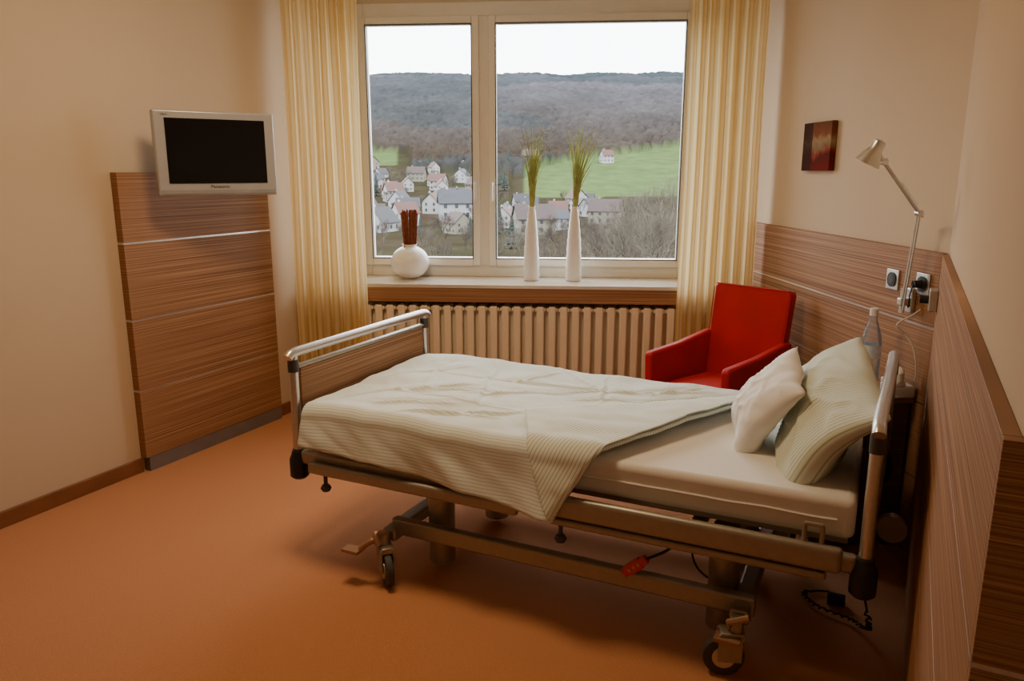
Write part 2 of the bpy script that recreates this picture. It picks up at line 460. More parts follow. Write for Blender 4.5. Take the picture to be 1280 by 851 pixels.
def caster(l,w,ang):
    e=empty('caster',(l,w,0),ang); e.parent=un
    bm=B(); tube(bm,[(-.035,-.014,.065),(-.035,.014,.065)],.065,28); finish('wheel',bm,M['dgrey'],e,bevel=.005,smooth=True)
    bm=B(); tube(bm,[(-.035,-.018,.065),(-.035,.018,.065)],.036,20); tube(bm,[(-.035,-.026,.065),(-.035,.026,.065)],.01,12)
    finish('wheel_hub',bm,M['alu'],e,smooth=True)
    bm=B(); box(bm,-.055,.02,-.028,-.019,.055,.15); box(bm,-.055,.02,.019,.028,.055,.15); box(bm,-.05,.025,-.028,.028,.13,.155)
    tube(bm,[(0,0,.14),(0,0,.20)],.022,16)
    finish('fork',bm,M['bedmetal'],e,bevel=.004,smooth=True)
caster(.44,-.05,2.4); caster(1.76,-.055,.3); caster(.44,.88,1.0); caster(1.76,.86,-2.6)
bm=B(); tube(bm,smoothpts([(.44,-.05,.17),(.41,-.085,.175),(.365,-.105,.14)],5),.012,8)
box(bm,.30,.372,-.135,-.085,.128,.14)
tube(bm,smoothpts([(.45,-.05,.2),(.43,-.09,.21),(.45,-.10,.17)],5),.012,8)
finish('brake_pedal',bm,M['bronze'],un,smooth=True)
bm=B(); box(bm,1.70,1.78,-.11,-.06,.13,.142); tube(bm,[(1.74,-.05,.15),(1.74,-.08,.19),(1.80,-.08,.22)],.011,8)
finish('brake_pedal',bm,M['bronze'],un,smooth=True)
bm=B(); tube(bm,[(2.165,.12,.50),(2.165,.15,.50)],.042,24); tube(bm,[(2.165,.135,.50),(2.10,.135,.50)],.01,8)
finish('wall_bumper_wheel',bm,M['grey'],bed,smooth=True)

def place(o): o.location=BL; o.rotation_euler=(0,0,BA); return o
def mattress():
    l0,l1,w0,w1,z0,z1=.04,LN-.035,.03,.95,.478,.605
    bm=B(); box(bm,l0,l1,w0,w1,z0,z1)
    o=finish('mattress',bm,M['sheet'],bevel=.025,bseg=5); place(o)
    top(o,'thin mattress with fitted white sheet on the hospital bed','mattress')
    bm=B(); pts=[]
    for i in range(80):
        t=i/79; pts.append((l0+.05+t*(l1-l0-.1),w0-.001,.54+.004*nz(t*14,2)))
    tube(bm,pts,.005,6); finish('sheet_seam',bm,M['sheet'],o,smooth=True)
    return o
ma=mattress()
# duvet
CRE=[((.15,.30),(.88,.25),.009),((.45,.92),(.72,.12),.008),((.25,.62),(1.35,.72),.009),((.9,.24),(.45,.04),.009),((1.0,.9),(1.12,.45),.008),((.1,.15),(.6,.52),.010),
     ((.7,.5),(1.5,.86),.009),((.2,.9),(.35,.4),.008),((.55,.35),(.95,.60),.009),((1.2,.55),(1.6,.86),.011),((.3,.1),(.62,.22),.010),((.75,.95),(1.05,.70),.008),
     ((.5,.08),(.85,.16),.010),((.12,.45),(.4,.8),.009),((.65,.62),(.8,.9),.008),((.95,.5),(1.3,.62),.009),((.35,.35),(.7,.45),.008),((1.25,.7),(1.45,.92),.009)]
def crease(l,c):
    z=0
    for (a,b,A_) in CRE:
        dx,dy=b[0]-a[0],b[1]-a[1]; L2=dx*dx+dy*dy
        t=((l-a[0])*dx+(c-a[1])*dy)/L2
        wob=.02*nz(t*4,a[0]*7,3)
        tt=min(1,max(0,t)); ex,ey=l-a[0]-tt*dx,c-a[1]-tt*dy
        s=(-(l-a[0])*dy+(c-a[1])*dx)/math.sqrt(L2)+wob
        dd=math.hypot(ex,ey)
        if dd>.12: continue
        f=math.sin(math.pi*min(1,max(.0,t)))**.5 if 0<t<1 else 0
        z+=A_*f*(math.exp(-(s/.009)**2)-.5*math.exp(-((s-.02)/.016)**2))
    return z
def ztop(l,c):
    z=.647+.014*nz(l*1.7,c*2.0,2)+.008*nz(l*5,c*5,7)
    z+=.011*abs(nz(l*3.2+c*2.0,c*6-l*2.,11))+.003*nz(l*16+c*5,c*12,4)
    z+=.014*math.exp(-((l-.35)/.3)**2)+crease(l,c)
    return z
def surf(l,c,off):
    e=.03; R=.055; zt=ztop(l,max(c,e))
    if c>=e:
        if c>.93:
            a=c-.93; ang=min(a/R,math.pi/2); ex=max(0,a-R*math.pi/2)
            return V((l,.93+(R+off)*math.sin(ang),zt-R*(1-math.cos(ang))+off*math.cos(ang)-ex))
        return V((l,c,zt+off))
    a=e-c; ang=min(a/R,math.pi/2); ex=max(0,a-R*math.pi/2)
    k=min(1,ex/.08)
    fl=ex*(.20+.28*nz(l*4,0,5))+k*(.010*nz(l*9+c*8,c*4,8)+.014*abs(nz(l*6+c*11,c*2,18)))
    return V((l,e-(R+off)*math.sin(ang)-max(-.005,fl),zt-R*(1-math.cos(ang))+off*math.cos(ang)-ex))
def lend(c): return 1.264+.47*c
def duv(u,v):
    l0=.05+u*1.15
    cm=-.160-.072*l0+.012*nz(l0*5,3)
    c=cm+v*(1.06-cm)
    l=.045+u*(lend(c)-.045)
    return l,c
bm=grid(220,150,lambda u,v: surf(*duv(u,v),0),lambda u,v:duv(u,v))
du=finish('duvet',bm,M['duvet'],smooth=True,angle=180,solid=.014); du.modifiers['solid'].offset=-1
place(du); top(du,'rumpled white and green pinstriped duvet with corner folded back','duvet')
A=(.90,.24);Bp=(1.70,.90);Cc=(1.262,-.02);D=(1.13,-.245)
def fl(u,v):
    w=[(1-u)*(1-v),u*(1-v),u*v,(1-u)*v]
    return tuple(sum(w[i]*p[k] for i,p in enumerate((A,Bp,Cc,D))) for k in (0,1))
def flp(u,v):
    l,c=fl(u,v); off=.010+.007*math.sin(math.pi*min(1,max(0,v)))+.005*abs(nz(l*5-c*3,c*9,21))
    if v>.97: off*=.5
    return surf(l+.012*v,c,off)
def fluv(u,v):
    l,c=fl(u,v); return (l*.42+c*.91, l*.91-c*.42)
bm=grid(90,50,flp,fluv)
ff=finish('folded_corner',bm,M['flap'],du,smooth=True,angle=180,solid=.005); ff['label']='folded back striped corner of duvet'

def pillow(name,a,b,T,seed,m,center,waxis,haxis,label,group='pillows on the bed',bend=.03,sg=.030,wk=1.0):
    bm=B(); uvl=bm.loops.layers.uv.new('UVMap'); n=56
    def pt(u,v,s):
        x=a*u*(1-.06*(1-v*v)); y=b*v*(1-.06*(1-u*u))
        t=T*(max(0,(1-u*u)*(1-v*v)))**.40
        t*=1+.20*nz(u*1.2,v*1.2,seed)-.12*v
        rw=1-abs(nz(u*1.8+seed+v*1.2,v*2.2-u,seed))*2
        wr=wk*(.006*nz(u*4+seed,v*4,seed)*(1 if s>0 else .5)+.010*max(0,rw)**4*s)
        sag=-sg*(1-v)*.5*abs(u)**2
        return V((x+.006*nz(u*3,v*3,seed+4),y+sag+.008*nz(u*2.5,v*2,seed+6),s*t+wr*(1-max(u*u,v*v))+bend*.6*nz(u*1.2,v*1.2,seed+8)-bend*1.2*(v*v)))
    for s in (1,-1):
        g=[[bm.verts.new(pt(-1+2*i/n,-1+2*j/n,s)) for j in range(n+1)] for i in range(n+1)]
        for i in range(n):
            for j in range(n):
                q=[(i,j),(i+1,j),(i+1,j+1),(i,j+1)]
                if s<0:q=q[::-1]
                f=bm.faces.new([g[p[0]][p[1]] for p in q])
                for l,p in zip(f.loops,q): l[uvl].uv=(a*2*p[0]/n,b*2*p[1]/n)
    bmesh.ops.remove_doubles(bm,verts=bm.verts,dist=.0005)
    o=finish(name,bm,m,smooth=True,angle=180)
    wa=V(waxis).normalized(); ha=V(haxis); ha=(ha-wa*ha.dot(wa)).normalized(); na=wa.cross(ha)
    R=Matrix((wa,ha,na)).transposed().to_4x4()
    BM=Matrix.Translation(BL)@Matrix.Rotation(BA,4,'Z')
    o.matrix_world=BM@Matrix.Translation(V(center))@R
    top(o,label,'pillow',group); return o
pillow('pillow',.405,.215,.088,3,M['pstripe'],(1.915,.475,.745),(.13,-.98,-.10),(.56,0,.78),'large green and cream striped pillow leaning against headboard',bend=.040,sg=.06,wk=1.6)
pillow('pillow',.180,.185,.066,9,M['pillow'],(1.725,.46,.745),(.16,-.94,-.20),(.46,0,.84),'small square white pillow leaning on striped pillow')

# hand switch with cable
hs=empty('hand_switch',BL,BA,'red hand switch hanging on black cable under the bed','hand switch')
bm=B(); tube(bm,smoothpts([(1.50,.05,.40),(1.53,.03,.36),(1.51,.02,.33),(1.455,.0,.30)],6),.005,8); finish('cable',bm,M['cable'],hs,smooth=True)
bm=B(); mt=Matrix.Translation((1.415,-.0,.265))@Matrix.Rotation(math.radians(-42),4,'Y'); box(bm,-.052,.052,-.012,.012,-.015,.015,mt); box(bm,-.03,.03,-.013,.013,-.019,.019,mt)
finish('handset',bm,M['redp'],hs,bevel=.005)
bm=B()
for k in range(3):
    mt2=mt@Matrix.Translation((-.022+k*.02,-.014,0)); box(bm,-.005,.005,-.001,.001,-.006,.006,mt2)
finish('button',bm,mat('button_pink',(.6,.25,.2),.5),hs)
# coiled mains cable
cb=empty('power_cable',BL,BA,'black coiled power cable and plug beneath the bed head','cable')
pts=[]
base=smoothpts([(2.10,.05,.34),(2.13,.12,.18),(2.13,.30,.05),(2.08,.40,.014),(1.97,.44,.014),(1.92,.52,.014),(2.00,.57,.014),(2.06,.51,.014)],26)
for i,p in enumerate(base):
    t=i/len(base); ra=.008 if .1<t<.75 else 0
    pts.append(p+V((ra*math.cos(i*1.1),ra*math.sin(i*1.1)*.5,abs(ra*math.sin(i*1.1)))))
bm=B(); tube(bm,pts,.0038,6); finish('coiled_cord',bm,M['cable'],cb,smooth=True)
bm=B(); tube(bm,[(2.06,.51,.024),(2.0,.51,.024)],.022,14); finish('plug',bm,M['black'],cb,smooth=True)
bm=B(); tube(bm,smoothpts([(1.62,.3,.4),(1.56,.22,.30),(1.58,.2,.2),(1.68,.2,.14)],8),.004,6)
o=finish('cable',bm,M['cable'],bed,smooth=True)

# ------------------------------------------------------------------ armchair
ch=empty('armchair',(1.112,3.985,0),math.radians(-50.9),'red leather armchair with square arms beside the window','armchair')
def slab(name,pts2d,y0,y1,m,parent,bevel=.02,mtx=None):
    bm=B(); a=[bm.verts.new((x,y0,z)) for x,z in pts2d]; b=[bm.verts.new((x,y1,z)) for x,z in pts2d]
    n=len(pts2d); bm.faces.new(a); bm.faces.new(b[::-1])
    for i in range(n): bm.faces.new((a[i],b[i],b[(i+1)%n],a[(i+1)%n]))
    if mtx is not None:
        for v in bm.verts: v.co=mtx@v.co
    return finish(name,bm,m,parent,bevel=bevel,bseg=4)
bm=B(); box(bm,-.22,.22,-.27,.24,.30,.40); finish('seat_base',bm,M['red'],ch,bevel=.015)
bm=grid(24,24,lambda u,v:(-.217+.434*u,-.28+.48*v,.40+.055*(min(1,4*min(u,1-u)*1.5)**.4)*(min(1,4*min(v,1-v)*1.5)**.4)*1.0+.008*math.sin(math.pi*u)*math.sin(math.pi*v)))
finish('seat_cushion',bm,M['red'],ch,smooth=True,angle=180,solid=.03)
mt=Matrix.Translation((0,.17,.38))@Matrix.Rotation(math.radians(-8),4,'X')
slab('backrest',[(-.225,-.05),(.225,-.05),(.238,.55),(.22,.566),(-.22,.566),(-.238,.55)],0,.065,M['red'],ch,.020,mt)
bm=B(); tube(bm,[mt@V((-.225,-.002,.562)),mt@V((.225,-.002,.562))],.003,6); tube(bm,[mt@V((-.225,.067,.562)),mt@V((.225,.067,.562))],.003,6)
tube(bm,[mt@V((-.234,-.002,.1)),mt@V((-.238,-.002,.54))],.003,6); tube(bm,[mt@V((.234,-.002,.1)),mt@V((.238,-.002,.54))],.003,6)
finish('backrest_seam',bm,M['red'],ch,smooth=True)
for s in (-1,1):
    bm=B(); x0,x1=(s*.22,s*.268); x0,x1=min(x0,x1),max(x0,x1)
    prof=[(-.29,.29),(-.305,.597),(-.285,.612),(-.05,.632),(.20,.672),(.25,.67),(.24,.29)]
    a=[bm.verts.new((x0,y,z)) for y,z in prof]; b=[bm.verts.new((x1,y,z)) for y,z in prof]; n=len(prof)
    bm.faces.new(a); bm.faces.new(b[::-1])
    for i in range(n): bm.faces.new((a[i],b[i],b[(i+1)%n],a[(i+1)%n]))
    finish('armrest',bm,M['red'],ch,bevel=.014,bseg=4)
for x in (-.24,.24):
    for y in (-.26,.21):
        bm=B(); tube(bm,[(x,y,.0),(x,y,.30)],[.014,.02],12); finish('leg',bm,M['woodtrim'],ch,smooth=True)

# ------------------------------------------------------------------ nightstand + objects
wa1=math.atan2(d1.y,d1.x)-math.pi/2
ns=empty('nightstand',(1.418,3.165,0),wa1,'small wood bedside cabinet in the corner by the bed head','nightstand')
bx('cabinet_body',(-.19,.19,-.18,.2,.04,.63),M['wooddark'],ns,bevel=.004)
bx('cabinet_top',(-.2,.2,-.19,.21,.63,.655),M['wood'],ns,bevel=.004)
for z in (.10,.38):
    d=bx('drawer_front',(-.205,-.19,-.17,.18,z,z+.23),M['wood'],ns,bevel=.003)
    bm=B(); tube(bm,[(-.215,-.06,z+.18),(-.215,.07,z+.18)],.006,8); finish('handle',bm,M['alu'],d,smooth=True)
for x in (-.16,.16):
    for y in (-.16,.17):
        bm=B(); tube(bm,[(x,y,0),(x,y,.045)],.018,12); finish('foot',bm,M['dgrey'],ns,smooth=True)
bo=empty('water_bottle',(1.495,3.12,.655),0,'clear plastic water bottle with blue label on bedside cabinet','bottle')
bm=B(); lathe(bm,[(0,0),(.034,0),(.041,.008),(.041,.08),(.038,.09),(.041,.10),(.041,.20),(.035,.24),(.018,.29),(.014,.31),(.014,.32)],24)
finish('bottle_body',bm,M['bottle'],bo,smooth=True)
bm=B(); lathe(bm,[(.0415,.14),(.042,.14),(.042,.195),(.0415,.195)],24); finish('bottle_label',bm,M['label'],bo,smooth=True)
bm=B(); lathe(bm,[(0,.345),(.016,.345),(.017,.34),(.017,.315),(.0,.315)],16); finish('bottle_cap',bm,M['white'],bo,smooth=True)
def onright(y,z,off=0):
    t=(y-PC.y)/d1.y; p=PC+d1*t-n1*off; return V((p.x,p.y,z))
pp_=onright(3.03,.655)
ph=empty('telephone',pp_,wa1,'white corded bedside telephone on cabinet corner','telephone')
bm=B(); box(bm,-.105,-.008,-.05,.05,.0,.05); box(bm,-.105,-.05,-.05,.05,.045,.07); finish('phone_base',bm,M['white'],ph,bevel=.008)
bm=B(); tube(bm,smoothpts([(-.075,-.045,.10),(-.075,-.03,.115),(-.075,.03,.115),(-.075,.045,.10)],5),.014,12)
tube(bm,[(-.075,-.035,.07),(-.075,-.035,.11)],.018,14); tube(bm,[(-.075,.035,.07),(-.075,.035,.11)],.018,14)
finish('handset',bm,M['white'],ph,smooth=True)
bm=B(); tube(bm,smoothpts([(-.02,-.03,.03),(-.012,-.045,.1),(-.03,-.04,.20),(-.06,-.02,.26),(-.10,-.02,.30),(-.04,-.025,.34),(-.012,-.025,.36)],8),.0035,6); finish('phone_cord',bm,M['white'],ph,smooth=True)

# sockets
for y,z in ((3.23,1.105),(3.02,1.115)):
    p=onright(y,z); e=empty('wall_socket',p,wa1,'black wall socket with pale metal surround on wood panel','wall socket','wall sockets')
    bx('socket_plate',(-.008,0,-.044,.044,-.042,.042),M['alu'],e,bevel=.002)
    bm=B(); tube(bm,[(-.006,0,0),(-.013,0,0)],.031,28); finish('socket_insert',bm,M['black'],e,smooth=True)
    bm=B(); tube(bm,[(-.0145,0,0),(-.0125,0,0)],.02,20); finish('socket_well',bm,M['dgrey'],e)
p=onright(3.02,1.115); pl=empty('power_plug',p,wa1,'black plug with cord in wall socket','plug')
bm=B(); tube(bm,[(-.014,0,0),(-.045,0,0)],[.018,.014],14); finish('plug_body',bm,M['black'],pl,smooth=True)
bm=B(); tube(bm,smoothpts([(-.045,0,0),(-.06,-.01,-.04),(-.03,.04,-.10),(-.03,.06,-.065)],8),.003,6); finish('cord',bm,M['cable'],pl,smooth=True)
def onhead(s,z): 
    p=PC-d2*s; return V((p.x,p.y,z))
hw=math.atan2(d2.y,d2.x)-math.pi/2
hb=empty('outlet_box',onhead(.10,1.08),hw,'small pale outlet box with black plug on wood panel','outlet box')
bx('outlet_casing',(-.03,0,-.04,.04,-.04,.04),M['alu'],hb,bevel=.004)
bm=B(); tube(bm,[(-.03,0,0),(-.06,0,0)],.016,14); finish('plug_body',bm,M['black'],hb,smooth=True)

# wall lamp
lb=onright(3.08,1.05)
la=empty('wall_lamp',lb,wa1,'jointed metal arm lamp with conical shade mounted on wood panel','wall lamp')
bm=B(); box(bm,-.02,0,-.02,.02,-.06,.04); box(bm,-.06,-.02,-.015,.015,-.03,.0); finish('wall_bracket',bm,M['lampm'],la,bevel=.004)
inv=Matrix.Rotation(-wa1,4,'Z')@Matrix.Translation(-lb)
E=inv@V((1.56,2.98,1.395)); Wp=inv@V((1.31,2.78,1.585)); S0=inv@V((1.255,2.73,1.625))
st=V((-.045,0,-.06)); 
bm=B(); 
for dy in (-.008,.008): tube(bm,[st+V((0,dy,0)),E+V((0,dy,0))],.0038,8)
tube(bm,[st,st+V((0,0,.1))],.010,10)
finish('lower_arm',bm,M['lampm'],la,smooth=True)
bm=B(); dd=(Wp-E).normalized()
for dy in (-.008,.008): tube(bm,[E-dd*.03+V((0,dy,0)),Wp+V((0,dy,0))],.0038,8)
tube(bm,[E+V((0,-.013,0)),E+V((0,.013,0))],.012,14); tube(bm,[Wp+V((0,-.013,0)),Wp+V((0,.013,0))],.012,14)
tube(bm,[Wp,S0],.008,10)
finish('upper_arm',bm,M['lampm'],la,smooth=True)
bm=B(); pts=[]
for i in range(90):
    t=i/89; c=E.lerp(Wp,.08+.45*t)+V((0,0,.014)); q=V((0,1,0)); r=dd.cross(q)
    pts.append(c+(q*math.cos(i*1.3)+r*math.sin(i*1.3))*.006)
tube(bm,pts,.0012,5); finish('spring',bm,M['chrome'],la,smooth=True)
sh=empty('lamp_head',S0,0); sh.parent=la; sh.rotation_euler=(math.radians(15),math.radians(22),0); sh.scale=(.75,.75,.62)
bm=B()
lathe(bm,[(.022,.05),(.028,.045),(.030,0),(.036,-.012),(.060,-.085),(.0585,-.085),(.032,-.012),(.02,-.002),(.0,.0)],32)
lathe(bm,[(0,.055),(.022,.05)],32)
finish('lamp_shade',bm,M['lampm'],sh,smooth=True)
bm=B(); lathe(bm,[(0,-.075),(.016,-.072),(.024,-.055),(.02,-.035),(.012,-.015),(.0,-.01)],16); finish('light_bulb',bm,M['white'],sh,smooth=True)

# picture
pcx=onright(4.02,1.674,-WT); pi=empty('canvas_picture',pcx,wa1,'small abstract canvas in black, red, brown and gold on the wall','picture')
m,nt,b=newmat('abstract_paint')
tc=N(nt,'ShaderNodeTexCoord')
sp=N(nt,'ShaderNodeSeparateXYZ'); nt.links.new(tc.outputs['Object'],sp.inputs[0])
nn=N(nt,'ShaderNodeTexNoise',Scale=14.0,Detail=5.0); nt.links.new(tc.outputs['Object'],nn.inputs['Vector'])
a1=N(nt,'ShaderNodeMath',operation='MULTIPLY_ADD'); a1.inputs[1].default_value=3.0; a1.inputs[2].default_value=.28
nt.links.new(sp.outputs['Z'],a1.inputs[0])
a2=N(nt,'ShaderNodeMath',operation='MULTIPLY_ADD'); a2.inputs[1].default_value=.38; nt.links.new(nn.outputs['Fac'],a2.inputs[0]); nt.links.new(a1.outputs[0],a2.inputs[2])
cr=N(nt,'ShaderNodeValToRGB'); cr.color_ramp.interpolation='LINEAR'; e=cr.color_ramp.elements
e[0].position=.05;e[0].color=rgba((.20,.012,.006)); e[1].position=.80;e[1].color=rgba((.13,.05,.022))
for ps_,c_ in ((.30,(.09,.012,.006)),(.38,(.22,.035,.016)),(.46,(.22,.14,.075)),(.54,(.30,.20,.10)),(.64,(.19,.06,.024))):
    x=e.new(ps_); x.color=rgba(c_)
nt.links.new(a2.outputs[0],cr.inputs['Fac'])
gt=N(nt,'ShaderNodeMath',operation='GREATER_THAN'); gt.inputs[1].default_value=.045; nt.links.new(sp.outputs['Y'],gt.inputs[0])
mxx=N(nt,'ShaderNodeMix',data_type='RGBA'); mxx.inputs[7].default_value=(.030,.012,.008,1)
g8=N(nt,'ShaderNodeMath',operation='MULTIPLY'); g8.inputs[1].default_value=.85; nt.links.new(gt.outputs[0],g8.inputs[0])
nt.links.new(g8.outputs[0],mxx.inputs[0]); nt.links.new(cr.outputs['Color'],mxx.inputs[6])
nt.links.new(mxx.outputs[2],b.inputs['Base Color']); b.inputs['Roughness'].default_value=.9; b.inputs['Specular IOR Level'].default_value=.1
bx('canvas',(-.03,0,-.15,.15,-.120,.120),m,pi,bevel=.003)
bx('stretcher_frame',(-.025,.0,-.145,.145,-.115,.115),M['woodtrim'],pi)

# ------------------------------------------------------------------ vases
def wf(xp,yp,z): 
    c,s=math.cos(WA),math.sin(WA); return V((WO.x+xp*c-yp*s,WO.y+xp*s+yp*c,z))
ZS=.84
rv=empty('round_vase',wf(-.68,-.16,ZS),0,'round white ceramic vase holding brown reeds on window sill','vase')
bm=B(); prof=[(0,0),(.05,0)]
for i in range(3,30):
    a=-math.pi/2+math.pi*i/31; prof.append((.128*math.cos(a),.112+.112*math.sin(a)))
prof+=[(.047,.224),(.050,.232),(.045,.232),(.040,.2)]
lathe(bm,prof,40); finish('vase_body',bm,M['vase'],rv,smooth=True)
bm=B()
for i in range(60):
    a=random.random()*6.28; r=.036*math.sqrt(random.random()); tt=random.uniform(1.4,1.9)
    tube(bm,[(r*math.cos(a),r*math.sin(a),.12),(tt*r*math.cos(a),tt*r*math.sin(a),.435+random.uniform(0,.03))],.0036,5)
o=finish('reed_bundle',bm,M['stick'],rv,smooth=True); o['kind']='stuff'
def tallvase(xp,yp,seed,lean):
    e=empty('tall_vase',wf(xp,yp,ZS),0,'tall slim white ceramic bottle vase with green grass on window sill','vase','tall bottle vases with grass')
    bm=B(); prof=[(0,0),(.047,0),(.052,.006)]
    for i in range(40):
        t=i/39
        r=.052*(1-t**2.2*.58); z=.01+.465*t+0; r+=.0012*math.sin(z*420)
        prof.append((r,z))
    prof+=[(.024,.487),(.020,.487),(.016,.46)]
    lathe(bm,prof,32); finish('vase_body',bm,M['vase'],e,smooth=True)
    rr=random.Random(seed); bm=B()
    for i in range(120):
        a=rr.random()*6.28; h=rr.uniform(.24,.56); sp_=rr.uniform(.01,.13)*(h/.45)
        p0=V((.012*math.cos(a),.012*math.sin(a),.44)); 
        p1=V((.30*sp_*math.cos(a)+lean*.4,.30*sp_*math.sin(a),.487+h*.5)); p2=V((sp_*math.cos(a)+lean,sp_*math.sin(a),.487+h*rr.uniform(.93,1)))
        tube(bm,smoothpts([p0,p1,p2],3),[.0018,.0018,.0018,.0017,.0014,.0011,.0005],4)
    o=finish('grass_bundle',bm,M['grass'],e,smooth=True); o['kind']='stuff'
tallvase(.145,-.18,3,.012); tallvase(.425,-.18,4,.045)

# ------------------------------------------------------------------ outside
prof=[(8,-6.5),(40,-7),(80,-10),(150,-14),(220,-15.5),(300,-13),(400,-8),(480,4),(560,16),(640,32),(760,62),(900,100),(960,110),(1040,119),(1100,124),(1500,110)]
def interp(y):
    if y<=prof[0][0]: return prof[0][1]
    for (a,za),(b,zb) in zip(prof,prof[1:]):
        if y<=b:
            t=(y-a)/(b-a); return za+(zb-za)*t
    return prof[-1][1]
def region(x,y):
    r=x/y; w=14*nz(x*.01,y*.01)
    lim=465+r*560
    if r>.015: 
        if y>lim+w: return 'forest'
        if y>365+w: return 'field'
        return 'town'
    if y>545+w: return 'forest'
    if r<-.145 and 470<y<=545+w: return 'field'
    if r>-.13 and r<=.02 and y>440: return 'forest'
    return 'town'
def hgt(x,y):
    z=interp(y)
    if x<0 and 300<y<560: z+=3*math.sin((y-300)/260*math.pi)
    if y>600: z+=(9*nz(x*.004,y*.004,3)+5*nz(x*.018,y*.01,8))*min(1,(y-600)/100)
    else: z+=1.0*nz(x*.01,y*.01,3)
    return z
EX=.72
cols=[]
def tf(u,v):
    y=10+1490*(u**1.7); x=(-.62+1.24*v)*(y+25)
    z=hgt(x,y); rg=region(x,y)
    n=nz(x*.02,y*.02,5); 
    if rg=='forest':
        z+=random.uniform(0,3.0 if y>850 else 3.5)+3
        haze=min(1,max(0,(y-520)/400)); k=nz(x*.005+3,y*.008,9)
        c=V((.037,.029,.022)).lerp(V((.062,.062,.070)),haze)  # distance haze painted into the forest colour, paler and bluer far off
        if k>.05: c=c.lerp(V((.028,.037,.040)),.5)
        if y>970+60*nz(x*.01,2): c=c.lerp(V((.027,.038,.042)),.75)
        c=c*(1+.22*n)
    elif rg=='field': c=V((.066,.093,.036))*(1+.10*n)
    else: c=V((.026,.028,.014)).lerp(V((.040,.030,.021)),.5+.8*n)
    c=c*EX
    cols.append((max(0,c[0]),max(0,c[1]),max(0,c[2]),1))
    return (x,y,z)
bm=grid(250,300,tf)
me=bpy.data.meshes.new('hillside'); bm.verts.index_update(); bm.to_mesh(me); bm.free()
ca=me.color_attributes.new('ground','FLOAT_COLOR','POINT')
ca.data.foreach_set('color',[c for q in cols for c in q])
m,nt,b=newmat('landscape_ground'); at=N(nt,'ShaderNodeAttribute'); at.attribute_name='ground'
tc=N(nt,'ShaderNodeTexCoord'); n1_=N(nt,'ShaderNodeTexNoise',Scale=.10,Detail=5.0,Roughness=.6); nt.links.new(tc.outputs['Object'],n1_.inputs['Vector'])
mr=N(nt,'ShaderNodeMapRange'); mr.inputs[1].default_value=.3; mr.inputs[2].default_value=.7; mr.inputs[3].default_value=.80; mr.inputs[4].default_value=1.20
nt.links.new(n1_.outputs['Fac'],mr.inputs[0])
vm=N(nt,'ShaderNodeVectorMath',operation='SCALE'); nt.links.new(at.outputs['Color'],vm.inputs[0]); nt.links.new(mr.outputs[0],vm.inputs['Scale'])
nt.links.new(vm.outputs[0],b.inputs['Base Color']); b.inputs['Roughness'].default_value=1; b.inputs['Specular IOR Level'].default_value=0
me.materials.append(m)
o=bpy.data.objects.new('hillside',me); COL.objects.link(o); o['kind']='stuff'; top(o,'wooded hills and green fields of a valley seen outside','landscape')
def housemesh(w,d,h,rh,roofc,wallc,nm):
    bm=B()
    box(bm,-w/2,w/2,-d/2,d/2,-1.5,h)
    for f in bm.faces: f.material_index=0
    o_=.5
    def fc(vs,mi):
        f=bm.faces.new([bm.verts.new(v) for v in vs]); f.material_index=mi
    fc([(-w/2,-d/2,h),(-w/2,d/2,h),(-w/2,0,h+rh)],0); fc([(w/2,-d/2,h),(w/2,d/2,h),(w/2,0,h+rh)],0)
    k=rh/(d/2)
    for s in (-1,1):
        for e_ in (0,.25):
            fc([(-w/2-o_,s*(d/2+o_),h-k*o_+e_),(w/2+o_,s*(d/2+o_),h-k*o_+e_),(w/2+o_,0,h+rh+e_),(-w/2-o_,0,h+rh+e_)],1)
    for zz in [1.0+2.8*i for i in range(int(h//2.8))]:
        nx=int(w//2.8)
        for i in range(nx):
            xx=-w/2+(i+.5)*w/nx
            for s in (-1,1): fc([(xx-.55,s*(d/2+.04),zz),(xx+.55,s*(d/2+.04),zz),(xx+.55,s*(d/2+.04),zz+1.4),(xx-.55,s*(d/2+.04),zz+1.4)],2)
        for yy in (-d/4,d/4):
            for s in (-1,1): fc([(s*(w/2+.04),yy-.5,zz),(s*(w/2+.04),yy+.5,zz),(s*(w/2+.04),yy+.5,zz+1.4),(s*(w/2+.04),yy-.5,zz+1.4)],2)
    box(bm,-w/4-.4,-w/4+.4,.5,1.2,h+rh*.5,h+rh+1.0)
    me=bpy.data.meshes.new(nm); bm.to_mesh(me); bm.free()
    me.materials.append(mat('house_wall_'+nm,wallc,.9)); me.materials.append(mat('roof_tile_'+nm,roofc,.8,var=.2,scale=.6)); me.materials.append(MW)
    return me
MW=mat('house_window',(.015,.017,.022),.3)
hm=[housemesh(11,9,5.6,4,(.018,.019,.024),(.19,.19,.19),'grey_roof'),
    housemesh(9,8,5.6,4,(.050,.018,.012),(.20,.195,.185),'red_roof'),
    housemesh(13,10,5.6,4.5,(.026,.014,.012),(.12,.11,.08),'brown_roof'),
    housemesh(10,9,3.5,5,(.016,.016,.020),(.20,.20,.20),'slate_roof')]
lab=['white rendered house with grey gabled roof','white rendered house with red tiled roof','cream house with brown gabled roof','small white house with steep slate roof']
hp=[]
def house(k,x,y,rz,sc=1.0):
    o=bpy.data.objects.new('house',hm[k]); COL.objects.link(o); o.location=(x,y,hgt(x,y)); o.rotation_euler=(0,0,rz); o.scale=(sc,)*3
    top(o,lab[k],'house','village houses in the valley'); hp.append((x,y))
rr=random.Random(12)
house(0,-19,262,.15,1.0); house(1,-50,330,.5,.8); house(1,60,500,.3,.8); house(2,12,500,-.2,.8); house(3,-56,290,.9,.85); house(2,6,215,.2,.8); house(3,-38,225,1.1,.8); house(1,-33,240,.6,.75)
